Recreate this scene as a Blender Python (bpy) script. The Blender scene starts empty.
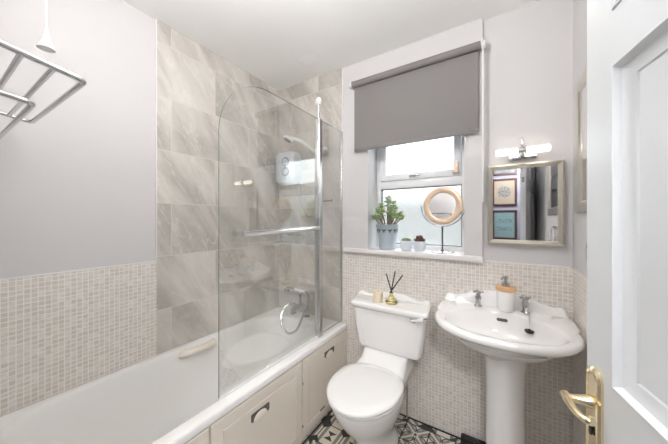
import bpy, bmesh, math, random
from mathutils import Vector, Matrix
random.seed(7)
S = bpy.context.scene
COL = S.collection
H = 1.366                       # camera height above the floor
LX, RX, BY, FY, CZ = -1.756, 0.316, 1.80, 0.03, 2.578   # left wall, right wall, back wall, front wall, ceiling

# ------------------------------------------------------------------ camera
cam = bpy.data.objects.new('camera', bpy.data.cameras.new('camera'))
COL.objects.link(cam)
cam.location = (0, 0, H)
cam.rotation_euler = (math.pi/2, 0, math.radians(32.5))
cam.data.sensor_width = 36
cam.data.lens = 261/668*36
cam.data.shift_y = -2.5/668
cam.data.clip_start = .01
S.camera = cam

# ------------------------------------------------------------------ world, light, exposure
S.view_settings.view_transform = 'Standard'
S.view_settings.look = 'None'
S.view_settings.gamma = 1
S.view_settings.use_curve_mapping = False
S.view_settings.exposure = 0.26
w = bpy.data.worlds.new('sky'); S.world = w; w.use_nodes = True
bg = w.node_tree.nodes['Background']
tcw = w.node_tree.nodes.new('ShaderNodeTexCoord'); sxw = w.node_tree.nodes.new('ShaderNodeSeparateXYZ')
mrw = w.node_tree.nodes.new('ShaderNodeMapRange'); mrw.interpolation_type = 'SMOOTHSTEP'
for i, v in ((1, .02), (2, .28), (3, .62), (4, 6.0)): mrw.inputs[i].default_value = v
w.node_tree.links.new(tcw.outputs['Generated'], sxw.inputs[0]); w.node_tree.links.new(sxw.outputs[2], mrw.inputs[0])
w.node_tree.links.new(mrw.outputs[0], bg.inputs[1])
bg.inputs[0].default_value = (.93, .97, 1, 1)
CEIL_E, HALL_FILL_E, TUBE_E, BULB_E = 18, 150, 2.2, 92
S.cycles.max_bounces = 16; S.cycles.diffuse_bounces = 10; S.cycles.glossy_bounces = 6; S.cycles.transparent_max_bounces = 16
S.cycles.sample_clamp_indirect = 8

pl = bpy.data.lights.new('window_portal', 'AREA'); pl.shape = 'RECTANGLE'; pl.size = .66; pl.size_y = 1.2
pl.cycles.is_portal = True
po = bpy.data.objects.new('window_portal', pl); COL.objects.link(po)
po.location = (-.515, 2.09, 1.72); po.rotation_euler = (-math.pi/2, 0, 0)   # faces into the room

# ------------------------------------------------------------------ materials
def srgb(r, g, b):
    f = lambda c: (c/255/12.92 if c/255 <= .04045 else ((c/255+.055)/1.055)**2.4)
    return (f(r), f(g), f(b), 1)

class NT:
    def __init__(s, name):
        s.m = bpy.data.materials.new(name); s.m.use_nodes = True
        s.t = s.m.node_tree; s.p = s.t.nodes['Principled BSDF']; s.out = s.t.nodes['Material Output']
    def n(s, kind, **kw):
        x = s.t.nodes.new(kind)
        for k, v in kw.items(): setattr(x, k, v)
        return x
    def put(s, sock, v):
        if hasattr(v, 'is_linked') or isinstance(v, bpy.types.NodeSocket): s.t.links.new(v, sock)
        else: sock.default_value = v
    def math(s, op, *a):
        x = s.n('ShaderNodeMath', operation=op)
        for i, v in enumerate(a): s.put(x.inputs[i], v)
        return x.outputs[0]
    def mix(s, f, a, b):
        x = s.n('ShaderNodeMix', data_type='RGBA')
        s.put(x.inputs[0], f); s.put(x.inputs[6], a); s.put(x.inputs[7], b)
        return x.outputs[2]
    def pos(s):
        g = s.n('ShaderNodeNewGeometry'); x = s.n('ShaderNodeSeparateXYZ')
        s.t.links.new(g.outputs['Position'], x.inputs[0]); return x.outputs
    def vec(s, x, y, z=0.0):
        c = s.n('ShaderNodeCombineXYZ')
        for i, v in enumerate((x, y, z)): s.put(c.inputs[i], v)
        return c.outputs[0]
    def noise(s, v, scale, detail=3, rough=.5, dist=0):
        x = s.n('ShaderNodeTexNoise')
        if v is not None: s.put(x.inputs['Vector'], v)
        x.inputs['Scale'].default_value = scale; x.inputs['Detail'].default_value = detail
        x.inputs['Roughness'].default_value = rough; x.inputs['Distortion'].default_value = dist
        return x.outputs[0]
    def ramp(s, f, lo, hi):
        x = s.n('ShaderNodeMapRange'); x.interpolation_type = 'SMOOTHSTEP'
        s.put(x.inputs[0], f); x.inputs[1].default_value = lo; x.inputs[2].default_value = hi
        return x.outputs[0]
    def bump(s, h, strength, dist=.002):
        b = s.n('ShaderNodeBump'); b.inputs['Strength'].default_value = strength; b.inputs['Distance'].default_value = dist
        s.put(b.inputs['Height'], h); s.t.links.new(b.outputs[0], s.p.inputs['Normal'])

def plain(name, c, rough=.5, metal=0, coat=0, spec=.5, noise=0, scale=40):
    k = NT(name); c4 = c if len(c) == 4 else (*c, 1)
    k.p.inputs['Roughness'].default_value = rough; k.p.inputs['Metallic'].default_value = metal
    k.p.inputs['Coat Weight'].default_value = coat; k.p.inputs['Specular IOR Level'].default_value = spec
    tc = k.n('ShaderNodeTexCoord')
    f = k.noise(tc.outputs['Object'], scale, 3)
    d = tuple(x*(1-noise) for x in c4[:3])+(1,)
    k.put(k.p.inputs['Base Color'], k.mix(f, c4, d))
    return k.m

M = {}
def paint(name, c):
    k = NT(name); g = k.pos(); v = k.vec(g[0], g[1], g[2])
    k.put(k.p.inputs['Base Color'], k.mix(k.noise(v, 3, 2), c, tuple(x*.97 for x in c[:3])+(1,)))
    k.p.inputs['Roughness'].default_value = .75; k.p.inputs['Specular IOR Level'].default_value = .25
    k.bump(k.noise(v, 260, 2), .05, .001)
    return k.m
M['paint'] = paint('lilac_grey_paint', srgb(212, 210, 211))
M['ceil'] = paint('ceiling_paint', srgb(249, 249, 248))
M['hall'] = paint('hall_paint', srgb(126, 128, 142))
M['white'] = plain('white_gloss_ceramic', srgb(244, 243, 242), .08, coat=.4, noise=.01)
M['bath'] = plain('white_bath_acrylic', srgb(240, 239, 237), .14, coat=.3, noise=.01)
M['door'] = plain('white_satin_door', srgb(222, 225, 227), .3, noise=.01)
M['upvc'] = plain('white_upvc', srgb(236, 238, 240), .25, noise=.01)
M['sill'] = plain('white_sill', srgb(236, 232, 232), .3, noise=.01)
M['panel'] = plain('off_white_panel', srgb(230, 222, 211), .4, noise=.02)
M['seam'] = plain('dark_seam', srgb(90, 86, 80), .6)
M['chrome'] = plain('chrome', (.78, .78, .79), .08, 1)
M['satin'] = plain('satin_chrome', (.56, .56, .56), .25, 1)
M['darkchrome'] = plain('darkened_chrome', (.34, .34, .35), .14, 1)  # base darkened in place of dark reflections the pale room lacks
M['tapchrome'] = plain('tap_chrome', (.55, .55, .56), .1, 1)
M['railchrome'] = plain('rail_chrome', (.60, .60, .61), .14, 1)
M['brass'] = plain('brass', (.90, .77, .52), .2, 1, noise=.05)
M['copper'] = plain('brown_tube', (.40, .30, .22), .45, .3)
M['rose'] = plain('pale_copper', srgb(214, 188, 164), .35, .3, noise=.03)
M['champ'] = plain('champagne_silver_frame', (.68, .65, .58), .3, 1, noise=.15, scale=18)
M['mirror'] = plain('mirror_glass', (.9, .9, .9), .01, 1)
M['blind'] = plain('grey_blind_fabric', srgb(134, 130, 130), .85, noise=.05, scale=300, spec=.1)
M['plastic'] = plain('white_plastic', srgb(235, 235, 235), .35)
M['shower'] = plain('shower_white', srgb(216, 219, 226), .3)
M['greyplastic'] = plain('grey_plastic', srgb(140, 146, 156), .35)
M['pull'] = plain('pull_hole_shade', srgb(92, 92, 88), .35)
M['cream'] = plain('cream_plastic', srgb(234, 227, 215), .35, noise=.03)
M['wax'] = plain('cream_wax', srgb(236, 222, 196), .5)
M['black'] = plain('black_plastic', srgb(28, 27, 27), .3, noise=.4, scale=50)
M['bamboo'] = plain('bamboo', srgb(226, 180, 132), .45, noise=.15, scale=60)
M['tin'] = plain('galvanised_tin', srgb(186, 198, 206), .45, .2, noise=.22, scale=22)
M['tindark'] = plain('dark_cutout', srgb(84, 94, 100), .6)
M['leaf'] = plain('jade_leaf', srgb(178, 198, 150), .4, noise=.3, scale=30)
M['stem'] = plain('jade_stem', srgb(160, 148, 124), .7, noise=.3)
M['cactus'] = plain('cactus_green', srgb(122, 140, 90), .6, noise=.4, scale=120)
M['redleaf'] = plain('red_brown_succulent', srgb(112, 72, 62), .5, noise=.4, scale=90)
M['soil'] = plain('soil', srgb(66, 54, 44), .9)
M['potwhite'] = plain('pale_ceramic_pot', srgb(222, 229, 236), .35, noise=.05)
M['skirt'] = plain('black_edge', srgb(30, 29, 28), .5)
M['frame_brown'] = plain('mahogany_frame', srgb(58, 30, 22), .35, noise=.2)
M['carpet'] = plain('hall_carpet', srgb(140, 130, 118), .95, noise=.2, scale=200)
M['jamb'] = plain('cream_gloss', srgb(226, 218, 200), .35)

def mosaic(name, axis):
    k = NT(name); g = k.pos(); v = k.vec(g[axis], g[2])
    b = k.n('ShaderNodeTexBrick', offset=0, squash=1)
    k.put(b.inputs['Vector'], v)
    b.inputs['Scale'].default_value = 1; b.inputs['Brick Width'].default_value = .0212; b.inputs['Row Height'].default_value = .0212
    b.inputs['Mortar Size'].default_value = .0019; b.inputs['Mortar Smooth'].default_value = .3
    b.inputs['Color1'].default_value = srgb(232, 227, 221); b.inputs['Color2'].default_value = srgb(212, 206, 199)
    b.inputs['Mortar'].default_value = srgb(240, 237, 232)
    st = k.noise(k.vec(k.math('MULTIPLY', g[axis], .6), k.math('MULTIPLY', g[2], 2.2)), 46, 2)
    dk = k.mix(k.ramp(st, .42, .72), b.outputs[0], srgb(208, 199, 189))
    k.put(k.p.inputs['Base Color'], k.mix(b.outputs['Fac'], dk, srgb(240, 237, 232)))
    k.p.inputs['Roughness'].default_value = .38
    k.bump(k.math('SUBTRACT', 1.0, b.outputs['Fac']), .35, .001)
    return k.m
M['mosX'] = mosaic('mosaic_tile_along_x', 0); M['mosY'] = mosaic('mosaic_tile_along_y', 1)

def marble(name, axis, off):
    k = NT(name); g = k.pos()
    u = k.math('ADD', g[axis], off); z = k.math('ADD', g[2], .8075+.3275*2-1.140+.0)
    b = k.n('ShaderNodeTexBrick', offset=.5, squash=1, offset_frequency=2)
    zz = k.math('SUBTRACT', g[2], .1575)
    k.put(b.inputs['Vector'], k.vec(u, zz))
    b.inputs['Scale'].default_value = 1; b.inputs['Brick Width'].default_value = .60; b.inputs['Row Height'].default_value = .3275
    b.inputs['Mortar Size'].default_value = .0022; b.inputs['Mortar Smooth'].default_value = .1
    b.inputs['Color1'].default_value = (0, 0, 0, 1); b.inputs['Color2'].default_value = (1, 1, 1, 1); b.inputs['Mortar'].default_value = (.5, .5, .5, 1)
    rnd = k.math('MULTIPLY', b.outputs[0], 37.0)
    # coordinates turned so that veins fall from upper left to lower right
    a = k.math('ADD', k.math('MULTIPLY', u, .84), k.math('MULTIPLY', g[2], .54))      # across the veins
    c = k.math('SUBTRACT', k.math('MULTIPLY', u, .54), k.math('MULTIPLY', g[2], .84)) # along them
    v = k.vec(k.math('ADD', a, rnd), k.math('MULTIPLY', c, .24), rnd)
    n1 = k.noise(v, 4.6, 5, .55, .25)
    n2 = k.noise(v, 7, 4, .55, .3)
    n3 = k.noise(k.vec(g[0], g[1], g[2]), 22, 5, .65, .6)
    col = k.mix(k.ramp(n1, .36, .62), srgb(174, 170, 164), srgb(214, 210, 204))
    col = k.mix(k.math('MULTIPLY', k.ramp(n3, .4, .7), .45), col, srgb(200, 196, 189))
    ridge = k.math('ABSOLUTE', k.math('SUBTRACT', n2, .5))
    col = k.mix(k.math('MULTIPLY', k.math('SUBTRACT', 1.0, k.ramp(ridge, .0, .016)), .42), col, srgb(228, 222, 213))
    col = k.mix(k.math('MULTIPLY', k.math('SUBTRACT', b.outputs[0], .5), .12), col, srgb(140, 135, 128))
    k.put(k.p.inputs['Base Color'], k.mix(b.outputs['Fac'], col, srgb(214, 208, 198)))
    k.p.inputs['Roughness'].default_value = .22
    k.bump(k.math('SUBTRACT', 1.0, b.outputs['Fac']), .2, .001)
    return k.m
M['marY'] = marble('grey_marble_tile_along_y', 1, -.24); M['marX'] = marble('grey_marble_tile_along_x', 0, .1)

def floor_mat():
    k = NT('patterned_floor_tile'); g = k.pos(); T = .15
    U = k.math('DIVIDE', k.math('ADD', g[0], 5.03), T); V = k.math('DIVIDE', k.math('ADD', g[1], 5.0), T)
    u = k.math('SUBTRACT', k.math('MULTIPLY', k.math('FRACT', U), 2.0), 1.0)
    v = k.math('SUBTRACT', k.math('MULTIPLY', k.math('FRACT', V), 2.0), 1.0)
    wn = k.n('ShaderNodeTexWhiteNoise', noise_dimensions='2D')
    k.put(wn.inputs['Vector'], k.vec(k.math('FLOOR', U), k.math('FLOOR', V)))
    rnd = wn.outputs['Value']
    au, av = k.math('ABSOLUTE', u), k.math('ABSOLUTE', v)
    s, mx = k.math('ADD', au, av), k.math('MAXIMUM', au, av)
    cream, grey, pale, dark = srgb(214, 209, 196), srgb(126, 128, 123), srgb(172, 173, 166), srgb(48, 44, 41)
    gt = lambda a, b: k.math('GREATER_THAN', a, b)
    # A: hourglass inside a square, framed with grey bars
    A = k.mix(gt(av, au), cream, dark)
    A = k.mix(gt(mx, .42), A, cream)
    A = k.mix(gt(au, .52), A, grey)
    A = k.mix(gt(au, .78), A, cream)
    A = k.mix(gt(s, 1.45), A, dark)
    # B: four petal rosettes
    q = k.math('SUBTRACT', k.math('FRACT', k.math('MULTIPLY', au, 1.0)), .5); q2 = k.math('SUBTRACT', av, .5)
    d = k.math('SQRT', k.math('ADD', k.math('MULTIPLY', q, q), k.math('MULTIPLY', q2, q2)))
    B = k.mix(gt(k.math('MULTIPLY', k.math('ABSOLUTE', q), k.math('ABSOLUTE', q2)), .03), grey, pale)
    B = k.mix(gt(d, .42), B, dark)
    B = k.mix(gt(d, .5), B, cream)
    B = k.mix(gt(.12, k.math('ABSOLUTE', k.math('SUBTRACT', au, av))), B, cream)
    B = k.mix(gt(.16, s), B, dark)
    # C: diagonal bands and a triangle
    e = k.math('ADD', u, v)
    C = k.mix(gt(k.math('FRACT', k.math('MULTIPLY', e, 1.3)), .5), cream, grey)
    C = k.mix(gt(k.math('SUBTRACT', u, v), .8), C, dark)
    C = k.mix(gt(k.math('SUBTRACT', v, u), .9), C, pale)
    col = k.mix(gt(rnd, .42), A, B); col = k.mix(gt(rnd, .86), col, C)
    col = k.mix(gt(mx, .955), col, srgb(60, 56, 52))
    k.put(k.p.inputs['Base Color'], col); k.p.inputs['Roughness'].default_value = .35
    return k.m
M['floor'] = floor_mat()

def clear_glass(name, tint, rough=0.0, refl=1.0):
    k = NT(name); t = k.t; t.nodes.remove(k.p)
    tr = k.n('ShaderNodeBsdfTransparent'); tr.inputs[0].default_value = tint
    gl = k.n('ShaderNodeBsdfGlossy'); gl.inputs['Roughness'].default_value = rough; gl.inputs[0].default_value = (1, 1, 1, 1)
    geo = k.n('ShaderNodeNewGeometry'); fr = k.n('ShaderNodeFresnel')
    ior = k.math('ADD', k.math('MULTIPLY', geo.outputs['Backfacing'], 1/1.52-1.52), 1.52)
    k.put(fr.inputs['IOR'], ior)
    mx = k.n('ShaderNodeMixShader'); k.put(mx.inputs[0], k.math('MULTIPLY', fr.outputs[0], refl))
    t.links.new(tr.outputs[0], mx.inputs[1]); t.links.new(gl.outputs[0], mx.inputs[2]); t.links.new(mx.outputs[0], k.out.inputs[0])
    return k.m
M['glass'] = clear_glass('clear_screen_glass', (.978, .985, .976, 1), 0, 2.1)
M['glassedge'] = plain('glass_edge', srgb(104, 118, 108), .1, spec=.8)

def obscure(name, tint, mixf):
    k = NT(name); t = k.t; t.nodes.remove(k.p); g = k.pos()
    br = k.n('ShaderNodeTexVoronoi'); k.put(br.inputs['Vector'], k.vec(g[0], g[2])); br.inputs['Scale'].default_value = 85
    h = br.outputs['Distance']
    bp = k.n('ShaderNodeBump'); bp.inputs['Strength'].default_value = .4; bp.inputs['Distance'].default_value = .002
    k.put(bp.inputs['Height'], h)
    tr = k.n('ShaderNodeBsdfTransparent'); k.put(tr.inputs[0], k.mix(k.ramp(h, .05, .6), tint, tuple(x*.93 for x in tint[:3])+(1,)))
    tl = k.n('ShaderNodeBsdfTranslucent'); tl.inputs[0].default_value = tint
    gl = k.n('ShaderNodeBsdfGlossy'); gl.inputs['Roughness'].default_value = .15
    for b in (tl, gl): t.links.new(bp.outputs[0], b.inputs['Normal'])
    m1 = k.n('ShaderNodeMixShader'); m1.inputs[0].default_value = mixf
    m2 = k.n('ShaderNodeMixShader'); m2.inputs[0].default_value = .05
    t.links.new(tr.outputs[0], m1.inputs[1]); t.links.new(tl.outputs[0], m1.inputs[2])
    t.links.new(m1.outputs[0], m2.inputs[1]); t.links.new(gl.outputs[0], m2.inputs[2]); t.links.new(m2.outputs[0], k.out.inputs[0])
    return k.m
M['pane'] = obscure('obscure_window_glass', (.92, .94, .94, 1), .45)
M['panelow'] = obscure('hammered_window_glass', (.86, .87, .86, 1), .10)

def emit(name, c, e):
    k = NT(name); k.p.inputs['Base Color'].default_value = (*c, 1)
    k.p.inputs['Emission Color'].default_value = (*c, 1); k.p.inputs['Emission Strength'].default_value = e
    return k.m
M['tube'] = emit('lit_frosted_tube', (1, .93, .82), TUBE_E)
M['dome'] = emit('lit_ceiling_dome', (1, .985, .965), CEIL_E)
M['bulb'] = emit('lit_bulb', (1, .985, .965), BULB_E)
M['hallfill'] = emit('hall_fill_bowl', (1, .985, .97), HALL_FILL_E)  # glow of the added hall fill lamp
def bottle_mat():
    k = NT('yellow_oil_glass'); k.p.inputs['Base Color'].default_value = srgb(242, 232, 176)
    k.p.inputs['Roughness'].default_value = .03; k.p.inputs['Transmission Weight'].default_value = .9; k.p.inputs['IOR'].default_value = 1.45
    return k.m
M['oil'] = bottle_mat()

# ------------------------------------------------------------------ mesh helpers
def obj(name, bm, mats, parent=None, sharp=40, smooth=True):
    bmesh.ops.recalc_face_normals(bm, faces=bm.faces)
    me = bpy.data.meshes.new(name); bm.to_mesh(me); bm.free()
    for m in (mats if isinstance(mats, (list, tuple)) else [mats]): me.materials.append(M[m] if isinstance(m, str) else m)
    if smooth:
        me.shade_smooth()
        me.set_sharp_from_angle(angle=math.radians(sharp))
    o = bpy.data.objects.new(name, me); COL.objects.link(o)
    if parent is not None:
        o.parent = parent; o.matrix_parent_inverse = Matrix.Translation(-parent.location) if parent.type == 'EMPTY' else Matrix()
    return o
def tag(o, label, cat, group=None):
    o['label'] = label; o['category'] = cat
    if group: o['group'] = group
    return o
def thing(name, label, cat, loc=(0, 0, 0), group=None):
    o = bpy.data.objects.new(name, None); COL.objects.link(o); o.location = loc; o.empty_display_size = .05
    return tag(o, label, cat, group)
def struct(o):
    o['kind'] = 'structure'; return o
def BM(): return bmesh.new()
def box(bm, lo, hi, bev=0, seg=2, mat=None, mi=0):
    lo, hi = Vector(lo), Vector(hi); vs = []
    for z in (lo.z, hi.z):
        for x, y in ((lo.x, lo.y), (hi.x, lo.y), (hi.x, hi.y), (lo.x, hi.y)): vs.append(bm.verts.new((x, y, z)))
    q = [(3, 2, 1, 0), (4, 5, 6, 7), (0, 1, 5, 4), (1, 2, 6, 5), (2, 3, 7, 6), (3, 0, 4, 7)]
    fs = [bm.faces.new([vs[i] for i in f]) for f in q]
    for f in fs: f.material_index = mi
    geo = set(vs)
    if bev:
        r = bmesh.ops.bevel(bm, geom=list({e for f in fs for e in f.edges}), offset=bev, segments=seg, affect='EDGES', profile=.5)
        geo |= set(r['verts'])
    geo = {v for v in geo if v.is_valid}
    if mat is not None: bmesh.ops.transform(bm, matrix=mat, verts=list(geo))
    return list(geo)
def loft(bm, rings, cap0=True, cap1=True, closed=True, mi=0):
    R = [[bm.verts.new(p) for p in r] for r in rings]
    n = len(R[0])
    for a, b in zip(R, R[1:]):
        for i in range(n if closed else n-1):
            j = (i+1) % n
            f = bm.faces.new((a[i], a[j], b[j], b[i])); f.material_index = mi
    if cap0: bm.faces.new(R[0][::-1]).material_index = mi
    if cap1: bm.faces.new(R[-1]).material_index = mi
    return [v for r in R for v in r]
def lathe(bm, prof, c=(0, 0, 0), seg=28, mat=None, mi=0):
    rings = [[(r*math.cos(t), r*math.sin(t), z) for t in (2*math.pi*i/seg for i in range(seg))] for r, z in prof]
    vs = loft(bm, rings, mi=mi)
    m = Matrix.Translation(c) @ (mat if mat is not None else Matrix())
    bmesh.ops.transform(bm, matrix=m, verts=vs)
    return vs
def tube(bm, pts, r, seg=10, closed=False, mi=0):
    pts = [Vector(p) for p in pts]; n = len(pts)
    rad = r if isinstance(r, (list, tuple)) else [r]*n
    T = []
    for i in range(n):
        a = pts[i-1] if (i or closed) else pts[i]; b = pts[(i+1) % n] if (i < n-1 or closed) else pts[i]
        T.append((b-a).normalized())
    u = T[0].orthogonal().normalized(); rings = []
    for i in range(n):
        u = (u - T[i]*u.dot(T[i])).normalized(); v = T[i].cross(u)
        rings.append([pts[i]+(u*math.cos(t)+v*math.sin(t))*rad[i] for t in (2*math.pi*k/seg for k in range(seg))])
    if closed: rings.append(rings[0]); return loft(bm, rings, False, False)
    return loft(bm, rings, mi=mi)
def arcpts(pts, r, seg=6):
    """polyline with rounded corners"""
    P = [Vector(p) for p in pts]; out = [P[0]]
    for a, b, c in zip(P, P[1:], P[2:]):
        d1, d2 = (a-b), (c-b); rr = min(r, d1.length*.49, d2.length*.49)
        s, e = b+d1.normalized()*rr, b+d2.normalized()*rr
        for i in range(seg+1):
            t = i/seg; out.append(s*(1-t)**2+b*2*t*(1-t)+e*t*t)
    out.append(P[-1]); return out
def smoothpts(pts, n=8):
    P = [Vector(p) for p in pts]; out = []
    for i in range(len(P)-1):
        a, b, c, d = P[max(i-1, 0)], P[i], P[i+1], P[min(i+2, len(P)-1)]
        for k in range(n):
            t = k/n
            out.append(.5*((2*b)+(c-a)*t+(2*a-5*b+4*c-d)*t*t+(3*b-a-3*c+d)*t**3))
    out.append(P[-1]); return out
def rrect(x0, x1, y0, y1, r, z, n=8, side=6):
    """rounded rectangle ring, counter-clockwise, same count for any sizes; r may be four radii (x1y0, x1y1, x0y1, x0y0)"""
    rs = r if isinstance(r, (list, tuple)) else (r,)*4
    C = [((x1-rs[0], y0+rs[0]), -90, rs[0]), ((x1-rs[1], y1-rs[1]), 0, rs[1]), ((x0+rs[2], y1-rs[2]), 90, rs[2]), ((x0+rs[3], y0+rs[3]), 180, rs[3])]
    pts = []
    for (cx, cy), a0, rr in C:
        pts.append([(cx+rr*math.cos(math.radians(a0+90*i/n)), cy+rr*math.sin(math.radians(a0+90*i/n))) for i in range(n+1)])
    out = []
    for k in range(4):
        out += pts[k]; a, b = pts[k][-1], pts[(k+1) % 4][0]
        out += [(a[0]+(b[0]-a[0])*i/side, a[1]+(b[1]-a[1])*i/side) for i in range(1, side)]
    return [(x, y, z(x, y) if callable(z) else z) for x, y in out]
def egg(cx, cy, rx, rf, rb, z, n=56, ef=2.0, eb=2.6):
    out = []
    for i in range(n):
        t = 2*math.pi*i/n; c, s = math.cos(t), math.sin(t)
        e = eb if s > 0 else ef
        x = math.copysign(abs(c)**(2/e), c)*rx; y = math.copysign(abs(s)**(2/e), s)*(rb if s > 0 else rf)
        out.append((cx+x, cy+y, z))
    return out
def lerp(a, b, t): return a+(b-a)*t
def interp(tab, x):
    for (x0, y0), (x1, y1) in zip(tab, tab[1:]):
        if x <= x1:
            t = (x-x0)/(x1-x0); t = t*t*(3-2*t); return y0+(y1-y0)*t
    return tab[-1][1]

# ================================================================== THE SETTING
b = BM(); box(b, (LX-.1, -.02-.06, -.1), (RX+.1, 2.1, 0)); struct(obj('floor', b, 'floor', smooth=False))
b = BM(); box(b, (LX-.1, -1.2, CZ), (1.1, 2.1, CZ+.1)); struct(obj('ceiling', b, 'ceil', smooth=False))
# left wall with its two kinds of tile
b = BM(); box(b, (LX-.1, FY-.11, 0), (LX-.006, 2.1, CZ)); wl = struct(obj('wall_left', b, 'paint', smooth=False))
b = BM(); box(b, (LX-.006, FY, .54), (LX, .757, 1.112)); obj('mosaic_tiling', b, 'mosY', wl, smooth=False)
b = BM(); box(b, (LX-.006, .757, .54), (LX+.002, BY, CZ)); obj('marble_tiling', b, 'marY', wl, smooth=False)
b = BM(); box(b, (LX-.006, FY, 1.112), (LX+.001, .757, 1.118), .0015); obj('tile_edging', b, 'sill', wl)
b = BM(); box(b, (LX-.006, .751, 1.118), (LX+.004, .757, CZ), .0015); obj('tile_edging', b, 'sill', wl)
# back wall with the window opening; the part right of the blind is set back
WX0, WX1, SZ = -.842, -.189, 1.146
b = BM()
box(b, (LX, BY+.002, 0), (RX+.006, 2.1, 1.116))
box(b, (LX, BY+.002, 1.116), (WX0, 2.1, CZ))
box(b, (WX0, BY+.002, 2.31), (WX1, 2.1, CZ))
box(b, (WX1, BY+.002, 1.116), (-.09, 2.1, CZ))
box(b, (-.09, 1.83, 1.116), (RX+.006, 2.1, CZ))
wb = struct(obj('wall_back', b, 'paint', smooth=False))
b = BM(); box(b, (LX, BY-.006, .54), (-1.062, BY+.002, CZ)); obj('marble_tiling', b, 'marX', wb, smooth=False)
b = BM(); box(b, (-1.062, BY-.004, 0), (RX, BY+.002, 1.116)); obj('mosaic_tiling', b, 'mosX', wb, smooth=False)
b = BM(); box(b, (-.088, BY-.006, 1.112), (RX-.007, 1.83, 1.119), .0015); obj('tile_edging', b, 'sill', wb)
b = BM(); box(b, (-1.068, BY-.008, 1.116), (-1.06, BY+.002, CZ), .0015); obj('tile_edging', b, 'sill', wb)
# right wall
b = BM(); box(b, (RX+.006, FY-.11, 0), (RX+.1, 2.1, CZ)); wr = struct(obj('wall_right', b, 'paint', smooth=False))
b = BM(); box(b, (RX, FY, 0), (RX+.006, BY-.004, 1.112)); obj('mosaic_tiling', b, 'mosY', wr, smooth=False)
b = BM(); box(b, (RX-.001, FY, 1.112), (RX+.006, BY-.004, 1.118), .0015); obj('tile_edging', b, 'sill', wr)
# front wall with the doorway the picture is taken through
DX0, DX1, DZ = -.46, .30, 2.03
b = BM()
box(b, (LX-.006, FY-.11, 0), (DX0, FY, CZ)); box(b, (DX1, FY-.11, 0), (RX+.006, FY, CZ)); box(b, (DX0, FY-.11, DZ), (DX1, FY, CZ))
struct(obj('wall_front', b, 'paint', smooth=False))
# black joint round the floor
b = BM(); box(b, (-1.0, BY-.012, 0), (RX, BY-.004, .006)); struct(obj('trim_1', b, 'skirt', smooth=False))
b = BM(); box(b, (-1.018, .12, 0), (-1.008, BY-.012, .005)); struct(obj('trim_2', b, 'skirt', smooth=False))
# hallway behind the camera (seen in the mirrors)
b = BM(); box(b, (-1.3, -1.2, -.1), (1.1, FY-.11, 0)); struct(obj('floor_hall', b, 'carpet', smooth=False))
b = BM(); box(b, (-1.3, -1.2, 0), (1.1, -1.1, CZ)); struct(obj('wall_hall', b, 'hall', smooth=False))
b = BM(); box(b, (-1.4, -1.2, 0), (-1.3, FY-.11, CZ)); struct(obj('wall_hall_left', b, 'hall', smooth=False))
b = BM(); box(b, (1.0, -1.1, 0), (1.1, FY-.11, CZ)); box(b, (RX+.1, FY-.11, 0), (1.1, FY, CZ)); struct(obj('wall_hall_right', b, 'hall', smooth=False))

# window: frame, sashes, panes, sill
win = struct(bpy.data.objects.new('window_1', None)); COL.objects.link(win); win.location = (-.515, 1.97, SZ)
def bars(bm, x0, x1, z0, z1, wd, y0, y1, bev=.004):
    box(bm, (x0, y0, z0), (x0+wd, y1, z1), bev); box(bm, (x1-wd, y0, z0), (x1, y1, z1), bev)
    box(bm, (x0+wd, y0, z0), (x1-wd, y1, z0+wd), bev); box(bm, (x0+wd, y0, z1-wd), (x1-wd, y1, z1), bev)
FX0, FX1, FZ0, FZ1 = WX0, WX1, SZ-.005, 2.31
b = BM(); wd = .032
box(b, (FX0, 1.97, FZ0), (FX0+wd, 2.04, FZ1), .004); box(b, (FX1-wd, 1.97, FZ0), (FX1, 2.04, FZ1), .004)
box(b, (FX0+wd, 1.97, FZ0), (FX1-wd, 2.04, FZ0+.036), .004); box(b, (FX0+wd, 1.97, FZ1-wd), (FX1-wd, 2.04, FZ1), .004)
box(b, (FX0+wd, 1.97, H+.242), (FX1-wd, 2.04, H+.305), .004)
obj('frame', b, 'upvc', win)
b = BM(); bars(b, FX0+wd+.003, FX1-wd-.003, H+.302, FZ1-wd, .046, 1.955, 2.02, .005); sash = obj('opening_sash', b, 'upvc', win)
b = BM(); box(b, (FX0+wd+.046, 1.99, H+.345), (FX1-wd-.046, 1.998, FZ1-wd-.045)); obj('upper_pane', b, 'pane', win, smooth=False)
b = BM(); box(b, (FX0+wd-.004, 2.0, FZ0+.032), (FX1-wd+.004, 2.008, H+.246)); obj('lower_pane', b, 'panelow', win, smooth=False)
b = BM(); bars(b, FX0+wd, FX1-wd, FZ0+.036, H+.242, .006, 1.985, 2.0, .001); obj('glazing_gasket', b, 'seam', win)
b = BM()
box(b, (-.575, 1.943, H+.318), (-.525, 1.956, H+.332), .003); box(b, (-.565, 1.926, H+.320), (-.49, 1.938, H+.330), .004)
box(b, (-.556, 1.935, H+.320), (-.544, 1.95, H+.330), .002)
obj('window_catch', b, 'satin', win)['label'] = 'chrome window catch'
b = BM(); box(b, (-.262, 1.935, H+.325), (-.238, 1.956, H+.395), .003); box(b, (-.275, 1.928, H+.315), (-.235, 1.95, H+.335), .003)
obj('stay_hinge', b, 'rose', win)['label'] = 'tan window stay'
b = BM(); box(b, (-1.035, 1.762, 1.112), (-.082, BY-.004, SZ), .006); box(b, (WX0+.001, BY-.006, 1.118), (WX1-.001, 1.975, SZ), .001)
obj('window_sill', b, 'sill', win)

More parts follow.
